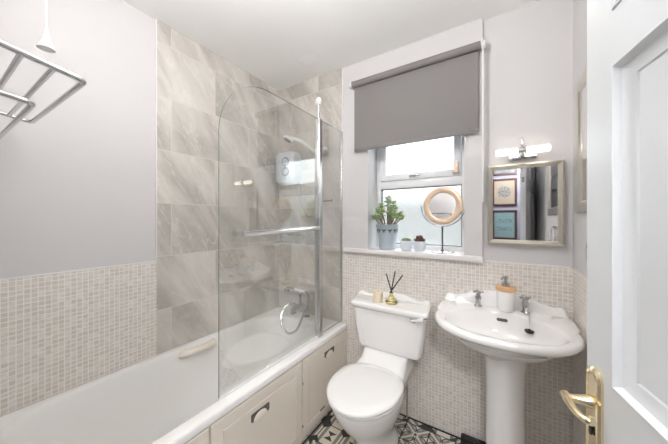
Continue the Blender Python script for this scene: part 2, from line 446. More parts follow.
# door opened into the room along the right-hand side
door = struct(bpy.data.objects.new('door_1', None)); COL.objects.link(door)
E0 = Vector((.152, .74, 0)); HG = Vector((.285, .03, 0)); dd = (HG-E0).normalized(); LN = (HG-E0).length
nn = Vector((dd.y, -dd.x, 0)).normalized()          # face normal
if nn.x > 0: nn = -nn
DM = Matrix(((dd.x, nn.x, 0, E0.x), (dd.y, nn.y, 0, E0.y), (0, 0, 1, 0), (0, 0, 0, 1)))   # local (s along the door, n out of its face, z)
def dbox(bm, lo, hi, bev=0): box(bm, lo, hi, bev, mat=DM)
cols = [(.088, .328), (.394, .634)]; rows = [(.22, .93), (1.066, 1.64), (1.735, 1.90)]
b = BM(); TH = .038
xs = [0, .088, .328, .394, .634, LN]; zs = [.006, .22, .93, 1.066, 1.64, 1.735, 1.90, 1.98]
for i in range(0, 5, 2): dbox(b, (xs[i], -TH, zs[0]), (xs[i+1], 0, zs[-1]))
for c in cols:
    for j in range(0, 7, 2): dbox(b, (c[0], -TH, zs[j]), (c[1], 0, zs[j+1]))
obj('stiles_and_rails', b, 'door', door, smooth=False)
for c in cols:
    for r in rows:
        b = BM()
        def fr(ins, n): return [DM @ Vector(p) for p in ((c[0]+ins, n, r[0]+ins), (c[1]-ins, n, r[0]+ins), (c[1]-ins, n, r[1]-ins), (c[0]+ins, n, r[1]-ins))]
        loft(b, [fr(.0, -.0), fr(.001, .003), fr(.006, .004), fr(.010, -.001), fr(.012, -.006), fr(.024, -.012), fr(.032, -.014), fr(.034, -.017)], False, True)
        obj('door_panel', b, 'door', door, sharp=20)
# brass lever handle on a long plate
b = BM(); ring = []
for i in range(13):
    t = math.pi*i/12; ring.append((.036+.0235*math.cos(t), 1.055+.022*math.sin(t)))
ring = [(.0595, .86)]+ring+[(.0125, .86)]
loft(b, [[DM @ Vector((x, n, z)) for x, z in [(.036+(x-.036)*k, .96+(z-.96)*(1-(1-k)*.3)) for x, z in ring]] for n, k in ((.0, 1), (.004, 1), (.008, .88), (.009, .72), (.007, .6))])
hp = obj('handle_plate', b, 'brass', door, sharp=25); hp['label'] = 'brass long plate'
b = BM()
neck = [DM @ Vector(p) for p in ((.03, .004, 1.005), (.03, .018, 1.005), (.03, .032, 1.005), (.03, .046, 1.006))]
tube(b, neck, [.014, .010, .008, .0075], 14)
lev = [DM @ Vector(p) for p in ((.024, .046, 1.008), (.040, .047, 1.006), (.060, .046, 1.003), (.076, .042, 1.0), (.085, .033, .999), (.082, .027, .998))]
tube(b, smoothpts(lev, 5), [.0082-.0016*math.sin(i/25*math.pi) for i in range(26)], 12)
obj('handle_lever', b, 'brass', hp)
b = BM(); box(b, (.032, .0085, .945), (.040, .0102, .965), .002, mat=DM); lathe(b, [(0, 0), (.006, 0), (.006, .0016), (0, .0016)], mat=DM @ Matrix.Translation((.036, .0087, .968)) @ Matrix.Rotation(-math.pi/2, 4, 'X'))
obj('keyhole', b, 'skirt', hp)
b = BM(); box(b, (-.006, -.028, 1.70), (.0005, -.010, 1.74), .002, mat=DM); tube(b, [DM @ Vector((-.008, -.019, 1.715)), DM @ Vector((-.014, -.019, 1.725))], .005, 8)
obj('bolt', b, 'satin', door)

# ================================================================== BATH
bath = thing('bathtub', 'long white bathtub along the tiled left side of the room', 'bath', (-1.38, .92, 0))
O = lambda z, g=0, r=.02: rrect(LX+.003+g, -1.012-g, .045+g, BY-.008-g, r, z)
rin = (.16, .20, .26, .20)
I = lambda g, z, y0, y1, rr=1: rrect(-1.70+g, -1.078-g, y0, y1, [q*rr for q in rin], z)
b = BM()
loft(b, [O(.512, .012), O(.516, .0), O(.540, .0), O(.549, .004), O(.551, .012),
         I(-.012, .551, .128, 1.662), I(-.002, .548, .138, 1.652), I(.006, .535, .146, 1.644), I(.018, .47, .17, 1.625), I(.03, .40, .20, 1.605),
         I(.055, .25, .30, 1.56), I(.085, .15, .40, 1.52), I(.125, .118, .48, 1.46), I(.19, .11, .62, 1.32, .6)], False, True)
obj('tub', b, 'bath', bath, sharp=60)
b = BM(); tube(b, smoothpts([(-1.700, .868, .512), (-1.672, .878, .522), (-1.645, .91, .530), (-1.638, .975, .532), (-1.645, 1.04, .530), (-1.672, 1.072, .522), (-1.700, 1.082, .512)], 6), .022, 14)
obj('grab_handle', b, 'cream', bath)['label'] = 'cream plastic grab handle'
b = BM(); lathe(b, [(0, 0), (.03, 0), (.032, .003), (.026, .006), (.012, .004), (0, .004)], (-1.38, 1.35, .1105)); obj('waste', b, 'chrome', bath)

pnl = thing('bath_surround', 'off-white panelled front below the bathtub with two scooped door pulls', 'bath panel', (-1.03, .92, 0))
b = BM(); box(b, (-1.05, .06, .0), (-1.031, BY-.013, .511)); obj('backing_board', b, 'panel', pnl, smooth=False)
def shaker(name, y0, y1, pull):
    b = BM(); X = -1.013
    z0, z1 = .03, .506
    def fr(ins, x): return [(x, y0+ins, z0+ins), (x, y1-ins, z0+ins), (x, y1-ins, z1-ins), (x, y0+ins, z1-ins)]
    loft(b, [fr(0, -1.031), fr(0, X-.002), fr(.002, X), fr(.052, X), fr(.055, X-.004), fr(.058, X-.004), fr(.061, X-.001)], False, True)
    d = obj(name, b, 'panel', pnl, sharp=15)
    if pull:
        yc, zc = pull; b = BM()
        def rr(g): return rrect(yc-.058+g, yc+.058-g, zc-.022+g, zc+.019-g, (.010, .006, .006, .010), 0, 5, 4)
        loft(b, [[(x, y, z) for y, z, _ in rr(g)] for x, g in ((X-.003, 0), (X+.0025, 0), (X+.0025, .002), (X+.0005, .004))], False, True)
        h = obj('finger_pull', b, 'pull', d, sharp=30)  # dark plate laid on to stand in for the shaded hole
        b = BM(); n = 32
        def el(k): return [(yc+.044*k*math.cos(t), zc-.022+(.031 if math.sin(t) > 0 else .014)*k*math.sin(t)) for t in (2*math.pi*i/n for i in range(n))]
        loft(b, [[(x, y, z) for y, z in el(k)] for x, k in ((X, 1), (X+.003, .97), (X+.006, .75), (X+.007, .4))], False, True)
        obj('scoop', b, 'panel', h)
    return d
shaker('end_section', .07, .632, None)
shaker('door', .64, 1.232, (.905, .402))
shaker('door', 1.24, BY-.016, (1.53, .437))
b = BM(); box(b, (-1.0165, 1.42, .085), (-1.011, 1.475, .094), .002, mat=None); obj('catch', b, 'seam', pnl)
for z in (.10, .36):
    b = BM(); box(b, (-1.018, 1.232, z), (-1.0115, 1.243, z+.012), .001); obj('hinge', b, 'satin', pnl)

# ------------------------------------------------------------------ glass screen
GX = -1.068
scr = thing('bath_screen', 'frameless clear glass bath screen with chrome pivot post standing on bathtub rim', 'shower screen', (GX, 1.48, .552))
b = BM(); y0, y1, z0, z1, R = .712, 1.459, .562, H+.70, .30
out = [(y1, z0), (y1, z1)]+[(y0+R+R*math.cos(t), z1-R+R*math.sin(t)) for t in (math.pi/2+math.pi/2*i/16 for i in range(17))]+[(y0, z0)]
loft(b, [[(x, y, z) for y, z in out] for x in (GX-.003, GX+.003)])
for f in b.faces:
    if abs(f.normal.x) < .5 and len(f.verts) == 4: f.material_index = 1
b.normal_update()
for f in b.faces: f.material_index = 0 if abs(f.normal.x) > .5 else 1
obj('hinged_glass_panel', b, ['glass', 'glassedge'], scr, smooth=False)
b = BM(); box(b, (GX-.003, 1.499, z0), (GX+.003, BY-.02, z1)); b.normal_update()
for f in b.faces: f.material_index = 0 if abs(f.normal.x) > .5 else 1
obj('fixed_glass_panel', b, ['glass', 'glassedge'], scr, smooth=False)
b = BM(); box(b, (GX-.022, 1.458, .5525), (GX+.022, 1.500, H+.70), .008, 3); obj('pivot_post', b, 'satin', scr)
b = BM(); lathe(b, [(0, 0), (.008, 0), (.008, .10), (0, .10)], (GX, 1.478, H+.70), 12); obj('post_pin', b, 'satin', scr)
b = BM(); lathe(b, [(0, 0), (.014, .001), (.022, .014), (.022, .032), (.014, .046), (0, .048)], (GX, 1.478, H+.80), 16); obj('post_cap', b, 'plastic', scr)
b = BM(); box(b, (GX-.008, BY-.021, .56), (GX+.008, BY-.0065, H+.70), .002); obj('wall_channel', b, 'satin', scr)
b = BM(); box(b, (GX-.005, .712, .552), (GX+.005, 1.46, .563), .002); obj('bottom_seal', b, 'plastic', scr)
b = BM()
tube(b, [(GX+.034, .815, H-.070), (GX+.034, 1.42, H-.058)], .0145, 14)
for y in (.93, 1.38): tube(b, [(GX+.003, y, H-.066), (GX+.034, y, H-.066)], .007, 10)
obj('towel_rail', b, 'chrome', scr)

# ------------------------------------------------------------------ electric shower, riser and handset
sh = thing('electric_shower', 'white electric shower box with two round dials on tiled wall behind glass', 'shower', (-1.58, BY, 1.8))
b = BM()
def srr(g, y, dz=0): return [(x, y, z) for x, z, _ in rrect(-1.705+g, -1.485-g, H+.315+g+dz, H+.595-g, .05, 0)]
loft(b, [srr(.004, BY-.007), srr(.0, BY-.02), srr(.0, BY-.085), srr(.004, BY-.10), srr(.014, BY-.112), srr(.03, BY-.116)])
obj('casing', b, 'shower', sh, sharp=50)
for z in (H+.50, H+.415):
    b = BM(); rx = Matrix.Rotation(math.pi/2, 4, 'X')
    lathe(b, [(.030, 0), (.041, 0), (.042, .004), (.031, .005)], (-1.572, BY-.115, z), mat=rx); ob = obj('dial_ring', b, 'greyplastic', sh)
    b = BM(); lathe(b, [(0, 0), (.027, 0), (.025, .012), (0, .014)], (-1.572, BY-.115, z), mat=rx); box(b, (-1.576, BY-.137, z-.018), (-1.568, BY-.126, z+.018), .002); obj('dial_knob', b, 'shower', ob)
b = BM(); box(b, (-1.578, BY-.118, H+.352), (-1.566, BY-.114, H+.364), .001); obj('indicator', b, 'greyplastic', sh)
rs = thing('shower_riser', 'slim chrome riser rail on tiled wall partly hidden by screen post', 'shower rail', (-1.275, BY, 1.4))
b = BM(); tube(b, [(-1.262, BY-.045, H+.12), (-1.262, BY-.045, H+.66)], .009, 12); obj('rail', b, 'chrome', rs)
for z in (H+.135, H+.645):
    b = BM(); tube(b, [(-1.262, BY-.0065, z), (-1.262, BY-.05, z)], .012, 12); box(b, (-1.272, BY-.062, z-.012), (-1.252, BY-.04, z+.012), .004); obj('wall_bracket', b, 'plastic', rs)
b = BM(); box(b, (-1.282, BY-.085, H+.545), (-1.205, BY-.035, H+.585), .01); tube(b, [(-1.215, BY-.06, H+.565), (-1.175, BY-.06, H+.57)], .018, 12); obj('handset_holder', b, 'plastic', rs)
b = BM(); tube(b, [(-1.265, BY-.05, H+.15), (-1.13, BY-.05, H+.152)], .006, 10); tube(b, [(-1.13, BY-.05, H+.14), (-1.13, BY-.05, H+.166)], .007, 8); obj('soap_hook', b, 'seam', rs)
hs = thing('shower_handset', 'white hand shower held in riser clamp above electric shower box', 'shower head', (-1.30, BY-.08, 1.93))
b = BM()
P = smoothpts([(-1.285, BY-.085, H+.555), (-1.33, BY-.10, H+.60), (-1.385, BY-.13, H+.645), (-1.44, BY-.155, H+.668), (-1.48, BY-.17, H+.672)], 5)
tube(b, P, [lerp(.011, .016, i/(len(P)-1)) for i in range(len(P))], 12)
hm = Matrix.Rotation(math.radians(22), 4, 'Y') @ Matrix.Rotation(math.radians(-25), 4, 'X')
lathe(b, [(0, .018), (.02, .016), (.037, .004), (.040, -.010), (.036, -.016), (0, -.018)], (-1.485, BY-.172, H+.672), 24, hm)
obj('handset_body', b, 'plastic', hs)
b = BM(); lathe(b, [(0, -.017), (.033, -.0155), (.032, -.020), (0, -.021)], (-1.485, BY-.172, H+.672), 24, hm); obj('spray_face', b, 'greyplastic', hs)
b = BM(); tube(b, smoothpts([(-1.283, BY-.084, H+.553), (-1.27, BY-.08, H+.47), (-1.26, BY-.075, H+.25), (-1.30, BY-.06, H+.05), (-1.38, BY-.055, H+.03), (-1.45, BY-.055, H+.14), (-1.47, BY-.055, H+.31)], 8), .0055, 8); obj('hose', b, 'satin', hs)

# ------------------------------------------------------------------ bath mixer with cradle
mx = thing('bath_mixer_tap', 'chrome traditional bath shower mixer with white handled handset and looped hose', 'tap', (-1.48, 1.725, .552))
TX, TY, TZ = -1.445, 1.727, .552
b = BM()
for s in (-1, 1):
    lathe(b, [(0, 0), (.026, 0), (.026, .006), (.014, .012), (.013, .05), (.018, .058), (.018, .085), (.010, .09), (0, .09)], (TX+s*.075, TY, TZ), 18)
tube(b, [(TX-.085, TY, TZ+.07), (TX+.085, TY, TZ+.07)], .014, 14)
lathe(b, [(0, 0), (.022, .0), (.024, .02), (.015, .035), (.011, .05), (.013, .10), (.010, .115), (0, .115)], (TX, TY, TZ+.062), 18)
obj('mixer_body', b, 'darkchrome', mx)
b = BM(); tube(b, smoothpts([(TX, TY, TZ+.07), (TX, TY-.05, TZ+.075), (TX, TY-.09, TZ+.06), (TX, TY-.10, TZ+.035)], 5), [.016]*11+[.014]*5, 12); obj('spout', b, 'darkchrome', mx)
for s in (-1, 1):
    b = BM(); c = Vector((TX+s*.085, TY-.018, TZ+.085))
    tube(b, [(TX+s*.075, TY, TZ+.07), c+Vector((0, -.02, .012))], .010, 10)
    for k in range(4):
        a = math.pi/4+k*math.pi/2; e = c+Vector((math.cos(a)*.032, -.022, .014+math.sin(a)*.032))
        tube(b, [c+Vector((0, -.022, .014)), e], [.006, .0075], 8)
    obj('cross_handle', b, 'darkchrome', mx)
b = BM()
tube(b, smoothpts([(TX-.05, TY-.01, TZ+.205), (TX-.025, TY, TZ+.185), (TX, TY, TZ+.175), (TX+.025, TY, TZ+.185), (TX+.05, TY-.01, TZ+.205)], 5), .007, 8)
obj('cradle', b, 'darkchrome', mx)
b = BM(); tube(b, [(TX-.05, TY-.01, TZ+.212), (TX+.06, TY-.01, TZ+.205)], [.012, .011], 12); ht = obj('handset_grip', b, 'white', mx); ht['label'] = 'white ceramic grip'
b = BM(); tube(b, smoothpts([(TX-.05, TY-.01, TZ+.212), (TX-.09, TY-.012, TZ+.217), (TX-.125, TY-.015, TZ+.21)], 4), [.010]*6+[.014, .016, .018], 12)
lathe(b, [(0, .012), (.022, .010), (.028, -.008), (.026, -.014), (0, -.014)], (TX-.135, TY-.016, TZ+.20), 18); obj('handset_rose', b, 'darkchrome', mx)
b = BM(); tube(b, [(TX+.06, TY-.01, TZ+.205), (TX+.085, TY-.01, TZ+.203)], .009, 10)
tube(b, smoothpts([(TX+.083, TY-.01, TZ+.203), (TX+.11, TY-.02, TZ+.15), (TX+.112, TY-.10, TZ+.04), (TX+.085, TY-.145, TZ-.06), (TX+.005, TY-.155, TZ-.10), (TX-.075, TY-.145, TZ-.05), (TX-.105, TY-.10, TZ+.05), (TX-.07, TY-.04, TZ+.09), (TX-.02, TY-.03, TZ+.09)], 8), .009, 8); obj('hose', b, 'darkchrome', mx)

# ================================================================== TOILET
CX = -.610
wc = thing('toilet', 'white close-coupled toilet with seat lid down, between bathtub and basin', 'toilet', (CX, 1.4, 0))
b = BM(); BX = -.641
E = lambda rx, yf, yb, z, e=2.0: egg(BX, (yf+yb)/2+.02, rx, (yb-yf)/2+.02, (yb-yf)/2-.02, z, ef=e)
loft(b, [E(.118, 1.27, 1.66, 0), E(.118, 1.27, 1.66, .02), E(.105, 1.29, 1.64, .045), E(.100, 1.29, 1.63, .10), E(.118, 1.25, 1.62, .17), E(.156, 1.18, 1.60, .25), E(.182, 1.13, 1.58, .32), E(.190, 1.108, 1.57, .37), E(.192, 1.104, 1.57, .395), E(.186, 1.112, 1.56, .402)])
# shelf behind the seat that carries the cistern
loft(b, [rrect(BX-.10, BX+.10, 1.50, 1.76, .04, .20), rrect(BX-.135, BX+.135, 1.47, 1.775, .05, .32), rrect(BX-.160, BX+.160, 1.46, 1.785, .05, .395), rrect(BX-.158, BX+.158, 1.48, 1.785, .05, .425), rrect(BX-.150, BX+.150, 1.56, 1.785, .05, .45), rrect(BX-.150, BX+.150, 1.60, 1.785, .04, .492)])
obj('pan', b, 'white', wc, sharp=60)
b = BM(); loft(b, [E(.196, 1.098, 1.53, .404), E(.199, 1.088, 1.535, .41), E(.199, 1.088, 1.535, .417), E(.194, 1.1, 1.53, .421)]); obj('seat', b, 'white', wc, sharp=60)
b = BM(); loft(b, [E(.195, 1.094, 1.54, .4225), E(.201, 1.082, 1.545, .428), E(.201, 1.082, 1.545, .436), E(.192, 1.097, 1.535, .4445), E(.15, 1.15, 1.49, .449), E(.06, 1.26, 1.38, .451)]); obj('seat_lid', b, 'white', wc, sharp=60)
for s in (-1, 1):
    b = BM(); tube(b, [(BX+s*.075-.02, 1.548, .43), (BX+s*.075+.02, 1.548, .43)], .010, 10); obj('seat_hinge', b, 'white', wc)
# cistern
b = BM()
def cis(hw, yf, z, g=0, cx=CX): return [(x-(y-1.56)*.15, y, z) for x, y, _ in rrect(cx-hw+g, cx+hw-g, yf+g, BY-.006, (.035, .012, .012, .035), 0)]
loft(b, [cis(.190, 1.635, .495), cis(.210, 1.618, .502), cis(.221, 1.610, .53), cis(.238, 1.597, .66), cis(.249, 1.588, .765)])
obj('cistern', b, 'white', wc, sharp=50)
for s in (-1, 1):
    b = BM(); tube(b, [(CX+s*.172, 1.6115, .535), (CX+s*.19, 1.591, .755)], .004, 6); obj('cistern_moulding', b, 'white', wc)
b = BM()
def lid(hw, yf, z, r=.035): return [(x-(y-1.56)*.15, y, z) for x, y, _ in rrect(CX-hw, CX+hw, yf, BY-.005, (r, .012, .012, r), 0)]
loft(b, [lid(.242, 1.592, .766), lid(.248, 1.582, .768), lid(.257, 1.568, .782), lid(.262, 1.560, .79), lid(.262, 1.560, .802), lid(.257, 1.567, .810), lid(.245, 1.582, .812)])
prof = [(0, .040), (.28, .037), (.55, .018), (.70, .008), (.80, .012), (.93, .020), (1, .012)]
n = 40; A = []
for i in range(n+1):
    x = lerp(-.255, .255, i/n)-.033; h = .812+interp(prof, abs(x+.033)/.255)
    A.append([(CX+x, 1.745, .808), (CX+x, 1.752, lerp(.812, h, .45)), (CX+x, 1.766, h-.003), (CX+x, 1.774, h), (CX+x, BY-.008, h-.002), (CX+x, BY-.006, .808)])
loft(b, A)
obj('cistern_lid', b, 'white', wc, sharp=50)
b = BM(); ry = Matrix.Rotation(math.pi/2, 4, 'X')
lathe(b, [(0, 0), (.020, 0), (.021, .004), (.013, .008), (.011, .018), (0, .020)], (-.446, 1.593, .757), 20, ry)
fl = obj('flush_lever', b, 'chrome', wc)
b = BM(); tube(b, [(-.446, 1.570, .757), (-.434, 1.560, .763), (-.405, 1.549, .775), (-.380, 1.542, .786), (-.371, 1.540, .790)], [.009, .007, .0105, .013, .009], 14); obj('lever_grip', b, 'white', fl)['label'] = 'white ceramic lever grip'
b = BM(); tube(b, [(-.371, 1.540, .790), (-.362, 1.538, .794)], [.0055, .004], 8); obj('lever_tip', b, 'chrome', fl)
b = BM(); tube(b, arcpts([(-.54, 1.78, .012), (-.54, 1.78, .36), (-.50, 1.77, .42), (-.455, 1.74, .44), (-.44, 1.70, .485)], .03), .005, 10); obj('thin_tube', b, 'copper', wc)['label'] = 'thin brown tube'  # thin brown upright beside the pan, bent in under the cistern
b = BM(); box(b, (-.462, 1.685, .474), (-.425, 1.715, .4945), .004); obj('inlet_valve', b, 'black', wc)

# ================================================================== BASIN
bas = thing('pedestal_basin', 'white scalloped pedestal wash basin below mirror cabinet', 'basin', (0, 1.55, 0))
half = [(0, 1.288), (.10, 1.297), (.185, 1.328), (.248, 1.385), (.288, 1.455), (.304, 1.52), (.307, 1.565), (.301, 1.592), (.308, 1.605), (.3125, 1.62), (.310, 1.66), (.303, 1.715), (.295, 1.765), (.293, BY-.006)]
hp_ = smoothpts([(x, y, 0) for x, y in half], 6)
poly = [(p.x, p.y) for p in hp_]; poly = poly+[(-x, y) for x, y in poly[::-1]]
C0 = Vector((0, 1.55)); NB = 112
def hit(t):
    d = Vector((math.cos(t), math.sin(t))); best = None
    for a, c in zip(poly, poly[1:]+poly[:1]):
        a, c = Vector(a)-C0, Vector(c)-C0; e = c-a; den = d.x*e.y-d.y*e.x
        if abs(den) < 1e-12: continue
        k = (a.x*e.y-a.y*e.x)/den; m = (a.x*d.y-a.y*d.x)/den
        if k > 0 and -1e-6 <= m <= 1+1e-6: best = k if best is None else max(best, k)
    return C0+d*best
OUT = [hit(2*math.pi*i/NB) for i in range(NB)]
def dz(y): return .018*min(1, max(0, (y-1.58)/.10))
def oring(k, z, lift=0):
    r = []
    for p in OUT:
        q = C0+(p-C0)*k
        if p.y > BY-.03: q.y = p.y if k > .9 else q.y
        r.append((min(q.x, RX-.002), q.y, z+dz(q.y)*lift))
    return r
def bring(k, z, lift=0, dy=0): return [(.255*k*math.cos(t), 1.515+dy+(.172*k)*math.sin(t), z+lift*dz(1.515+.172*k*math.sin(t))) for t in (2*math.pi*i/NB for i in range(NB))]
b = BM()
def ell(rx, ry, cy, z): return [(rx*math.cos(t), cy+ry*math.sin(t), z) for t in (2*math.pi*i/NB for i in range(NB))]
loft(b, [ell(.09, .09, 1.60, .67), ell(.12, .11, 1.60, .695), ell(.19, .16, 1.575, .732), ell(.245, .20, 1.555, .782), oring(.90, .812), oring(.95, .821), oring(.985, .824), oring(1, .832), oring(1, .842, .6), oring(.99, .849, 1), oring(.965, .853, 1),
         bring(1.04, .851, 1), bring(1.0, .846, .9), bring(.965, .834, .5), bring(.93, .81), bring(.86, .775), bring(.74, .742, 0, .005), bring(.55, .722, 0, .01), bring(.3, .712, 0, .015), bring(.09, .708, 0, .02)])
prof = [(0, .085), (.25, .083), (.5, .066), (.68, .045), (.80, .034), (.90, .040), (.97, .036), (1, .022)]
A = []; n = 48
for i in range(n+1):
    x = lerp(-.291, .291, i/n); h = .868+interp(prof, abs(x)/.291)
    A.append([(x, 1.742, .862), (x, 1.750, .874), (x, 1.760, lerp(.87, h, .6)), (x, 1.768, h-.004), (x, 1.776, h), (x, BY-.008, h-.002), (x, BY-.0055, .862)])
loft(b, A)
obj('bowl', b, 'white', bas, sharp=60)
b = BM(); pr = [(.112, 0), (.112, .02), (.100, .035), (.090, .06), (.086, .12), (.084, .4), (.085, .55), (.088, .62), (.094, .67), (.105, .70)]
loft(b, [[(.020+r*math.cos(t), 1.60+r*1.02*math.sin(t), z) for t in (2*math.pi*i/48 for i in range(48))] for r, z in pr]); obj('pedestal', b, 'white', bas, sharp=60)
b = BM(); om = Matrix.Translation((.008, 1.668, .826)) @ Matrix.Rotation(math.radians(62), 4, 'X')
ovl = [(x, y, z) for z, g in ((-.002, 0), (.002, .0), (.002, .002)) for x, y, _ in []]
loft(b, [[tuple(om @ Vector((x, y, z))) for x, y, _ in rrect(-.025+g, .025-g, -.0075+g, .0075-g, .007-g, 0)] for z, g in ((-.004, 0), (.003, 0), (.004, .0015))]); obj('overflow_slot', b, 'seam', bas)
def basin_tap(x, y, mirrored):
    z = .868; b = BM(); nm = 'tap'
    lathe(b, [(0, 0), (.021, 0), (.022, .005), (.013, .012), (.012, .035), (.016, .042), (.016, .052), (.010, .062), (.008, .078), (0, .08)], (x, y, z), 20)
    tube(b, smoothpts([(x, y, z+.035), (x, y-.035, z+.043), (x, y-.065, z+.036), (x, y-.078, z+.018)], 5), [.010]*13+[.0115]*3, 12)
    t = obj(nm, b, 'tapchrome', bas)
    b = BM()
    for k in range(4):
        a = math.radians(20)+k*math.pi/2; d = Vector((math.cos(a), math.sin(a), 0))
        c = Vector((x, y, z+.082)); tube(b, [c, c+d*.02, c+d*.026], [.0055, .0055, .008], 10)
    lathe(b, [(0, 0), (.010, 0), (.011, .006), (.007, .012), (0, .013)], (x, y, z+.076), 14); obj('cross_head', b, 'tapchrome', t)
basin_tap(-.107, 1.712, 0); basin_tap(.112, 1.722, 0)
b = BM(); tube(b, smoothpts([(.120, 1.690, .880), (.124, 1.66, .872), (.124, 1.645, .84), (.1235, 1.640, .816)], 6), .0018, 6); obj('plug_chain', b, 'chrome', bas)
b = BM(); pm = Matrix.Rotation(math.radians(-42), 4, 'X'); lathe(b, [(0, -.004), (.017, -.004), (.020, .0), (.020, .004), (.006, .007), (.004, .013), (0, .014)], (.1235, 1.638, .802), 18, Matrix.Rotation(math.radians(10), 4, 'X')); obj('plug', b, 'black', bas)['label'] = 'black rubber plug'
b = BM(); lathe(b, [(0, 0), (.022, 0), (.023, .003), (.012, .003), (0, .001)], (0, 1.535, .7083), 18); obj('waste', b, 'chrome', bas)

sd = thing('soap_dispenser', 'white soap dispenser with wooden collar and chrome pump between basin taps', 'soap dispenser', (.022, 1.700, .872))
sx, sy, sz = .025, 1.700, .871
b = BM(); lathe(b, [(0, 0), (.036, 0), (.040, .003), (.041, .03), (.043, .103), (.041, .108), (0, .108)], (sx, sy, sz), 28); obj('bottle', b, 'white', sd)
b = BM(); lathe(b, [(0, .1083), (.044, .1083), (.048, .112), (.048, .124), (.044, .130), (0, .131)], (sx, sy, sz), 28); obj('wooden_collar', b, 'bamboo', sd)['label'] = 'pale wood collar'
b = BM(); lathe(b, [(0, .131), (.019, .131), (.019, .150), (.010, .153), (.008, .174), (.012, .175), (.012, .187), (0, .188)], (sx, sy, sz), 18); tube(b, smoothpts([(sx, sy, sz+.181), (sx-.012, sy-.02, sz+.182), (sx-.02, sy-.036, sz+.175)], 4), .006, 8); obj('pump', b, 'satin', sd)

# ================================================================== MIRRORS AND LAMP
cab = thing('mirror_cabinet', 'square mirror with silver frame hung over the wash basin', 'mirror', (.11, 1.83, H+.08))
def frame_mesh(x0, x1, z0, z1, M4, prof):
    b = BM(); loft(b, [[M4 @ Vector(p) for p in ((x0+i, d, z0+i), (x1-i, d, z0+i), (x1-i, d, z1-i), (x0+i, d, z1-i))] for i, d in prof], False, False); return b
MC = Matrix()
cx0, cx1, cz0, cz1 = -.0635, .284, H-.143, H+.315
b = frame_mesh(cx0, cx1, cz0, cz1, MC, [(0, 1.829), (0, 1.795), (.003, 1.788), (.010, 1.784), (.024, 1.796), (.027, 1.802), (.027, 1.820)]); obj('frame', b, 'champ', cab, sharp=15)
b = BM(); box(b, (cx0+.025, 1.804, cz0+.025), (cx1-.025, 1.828, cz1-.025)); obj('mirror_glass', b, 'mirror', cab, smooth=False)
wm = thing('wall_mirror', 'silver framed mirror on side wall partly hidden by open door', 'mirror', (RX+.006, 1.40, H+.33))
MW = Matrix(((0, 1, 0, 0), (1, 0, 0, 0), (0, 0, 1, 0), (0, 0, 0, 1)))   # swaps x and y
b = frame_mesh(1.05, 1.68, H+.03, H+.64, MW, [(0, RX+.005), (0, RX-.008), (.004, RX-.012), (.045, RX-.010), (.055, RX-.004), (.055, RX+.004)]); obj('frame', b, 'champ', wm, sharp=15)
b = BM(); box(b, (RX-.003, 1.10, H+.08), (RX+.005, 1.63, H+.59)); obj('mirror_glass', b, 'mirror', wm, smooth=False)
tr = thing('towel_ring', 'chrome towel ring on side wall seen in the mirror cabinet', 'towel ring', (RX, 1.40, H-.06))
b = BM(); tube(b, [(RX+.005, 1.355, H-.055), (RX-.022, 1.355, H-.055)], .012, 12); obj('mount', b, 'chrome', tr)
b = BM(); tube(b, [(RX-.022, 1.355+.075*math.sin(t), H-.135+.075*math.cos(t)) for t in (2*math.pi*i/32 for i in range(32))], .005, 8, True); obj('ring', b, 'chrome', tr)

lp = thing('wall_light', 'chrome bathroom wall light with two lit frosted tubes above mirror cabinet', 'lamp', (.10, 1.83, H+.35))
b = BM(); box(b, (.042, 1.805, H+.338), (.170, 1.8295, H+.366), .003); obj('back_plate', b, 'chrome', lp)
b = BM(); box(b, (.090, 1.765, H+.340), (.114, 1.807, H+.362), .004); lathe(b, [(0, 0), (.013, 0), (.015, .02), (.012, .045), (.007, .05), (.009, .06), (.008, .085), (.003, .10), (0, .102)], (.102, 1.767, H+.352), 16); tube(b, [(.084, 1.765, H+.378), (.120, 1.765, H+.378)], .016, 14); obj('arm', b, 'chrome', lp)
for s, x0, x1 in ((-1, .083, -.022), (1, .121, .222)):
    b = BM(); lathe(b, [(0, 0), (.015, .0), (.018, .004), (.018, abs(x1-x0)-.006), (.013, abs(x1-x0)), (0, abs(x1-x0))], (x0, 1.765, H+.378), 20, Matrix.Rotation(s*math.pi/2, 4, 'Y')); obj('glass_tube', b, 'tube', lp)['label'] = 'lit frosted tube'

# ================================================================== BLIND
bl = thing('roller_blind', 'grey fabric roller blind half lowered over the window', 'blind', (-.54, 1.78, 2.40))
bx0, bx1 = -.955, -.098
b = BM(); tube(b, [(bx0, 1.765, 2.396), (bx1, 1.765, 2.396)], .0235, 20); obj('roller', b, 'blind', bl)
b = BM(); box(b, (bx0+.008, 1.7775, 1.90), (bx1-.012, 1.7790, 2.40)); obj('fabric', b, 'blind', bl, smooth=False)
b = BM(); box(b, (bx0+.008, 1.774, 1.885), (bx1-.012, 1.782, 1.912), .003); obj('bottom_bar', b, 'blind', bl)
for x, s in ((bx0, -1), (bx1, 1)):
    b = BM(); box(b, (x-.004+s*.008, 1.745, 2.372), (x+.004+s*.008, BY+.001, 2.428), .004); tube(b, [(x+s*.002, 1.765, 2.396), (x+s*.024, 1.765, 2.396)], .02, 16); obj('bracket', b, 'plastic', bl)
b = BM(); xc = bx1+.012
tube(b, [(xc, 1.765-.012*math.cos(t), (2.396 if math.sin(t) > 0 else 1.485)+.012*math.sin(t)) for t in (2*math.pi*(i+.5)/24 for i in range(24))], .005, 8, True); obj('pull_chain', b, 'plastic', bl)

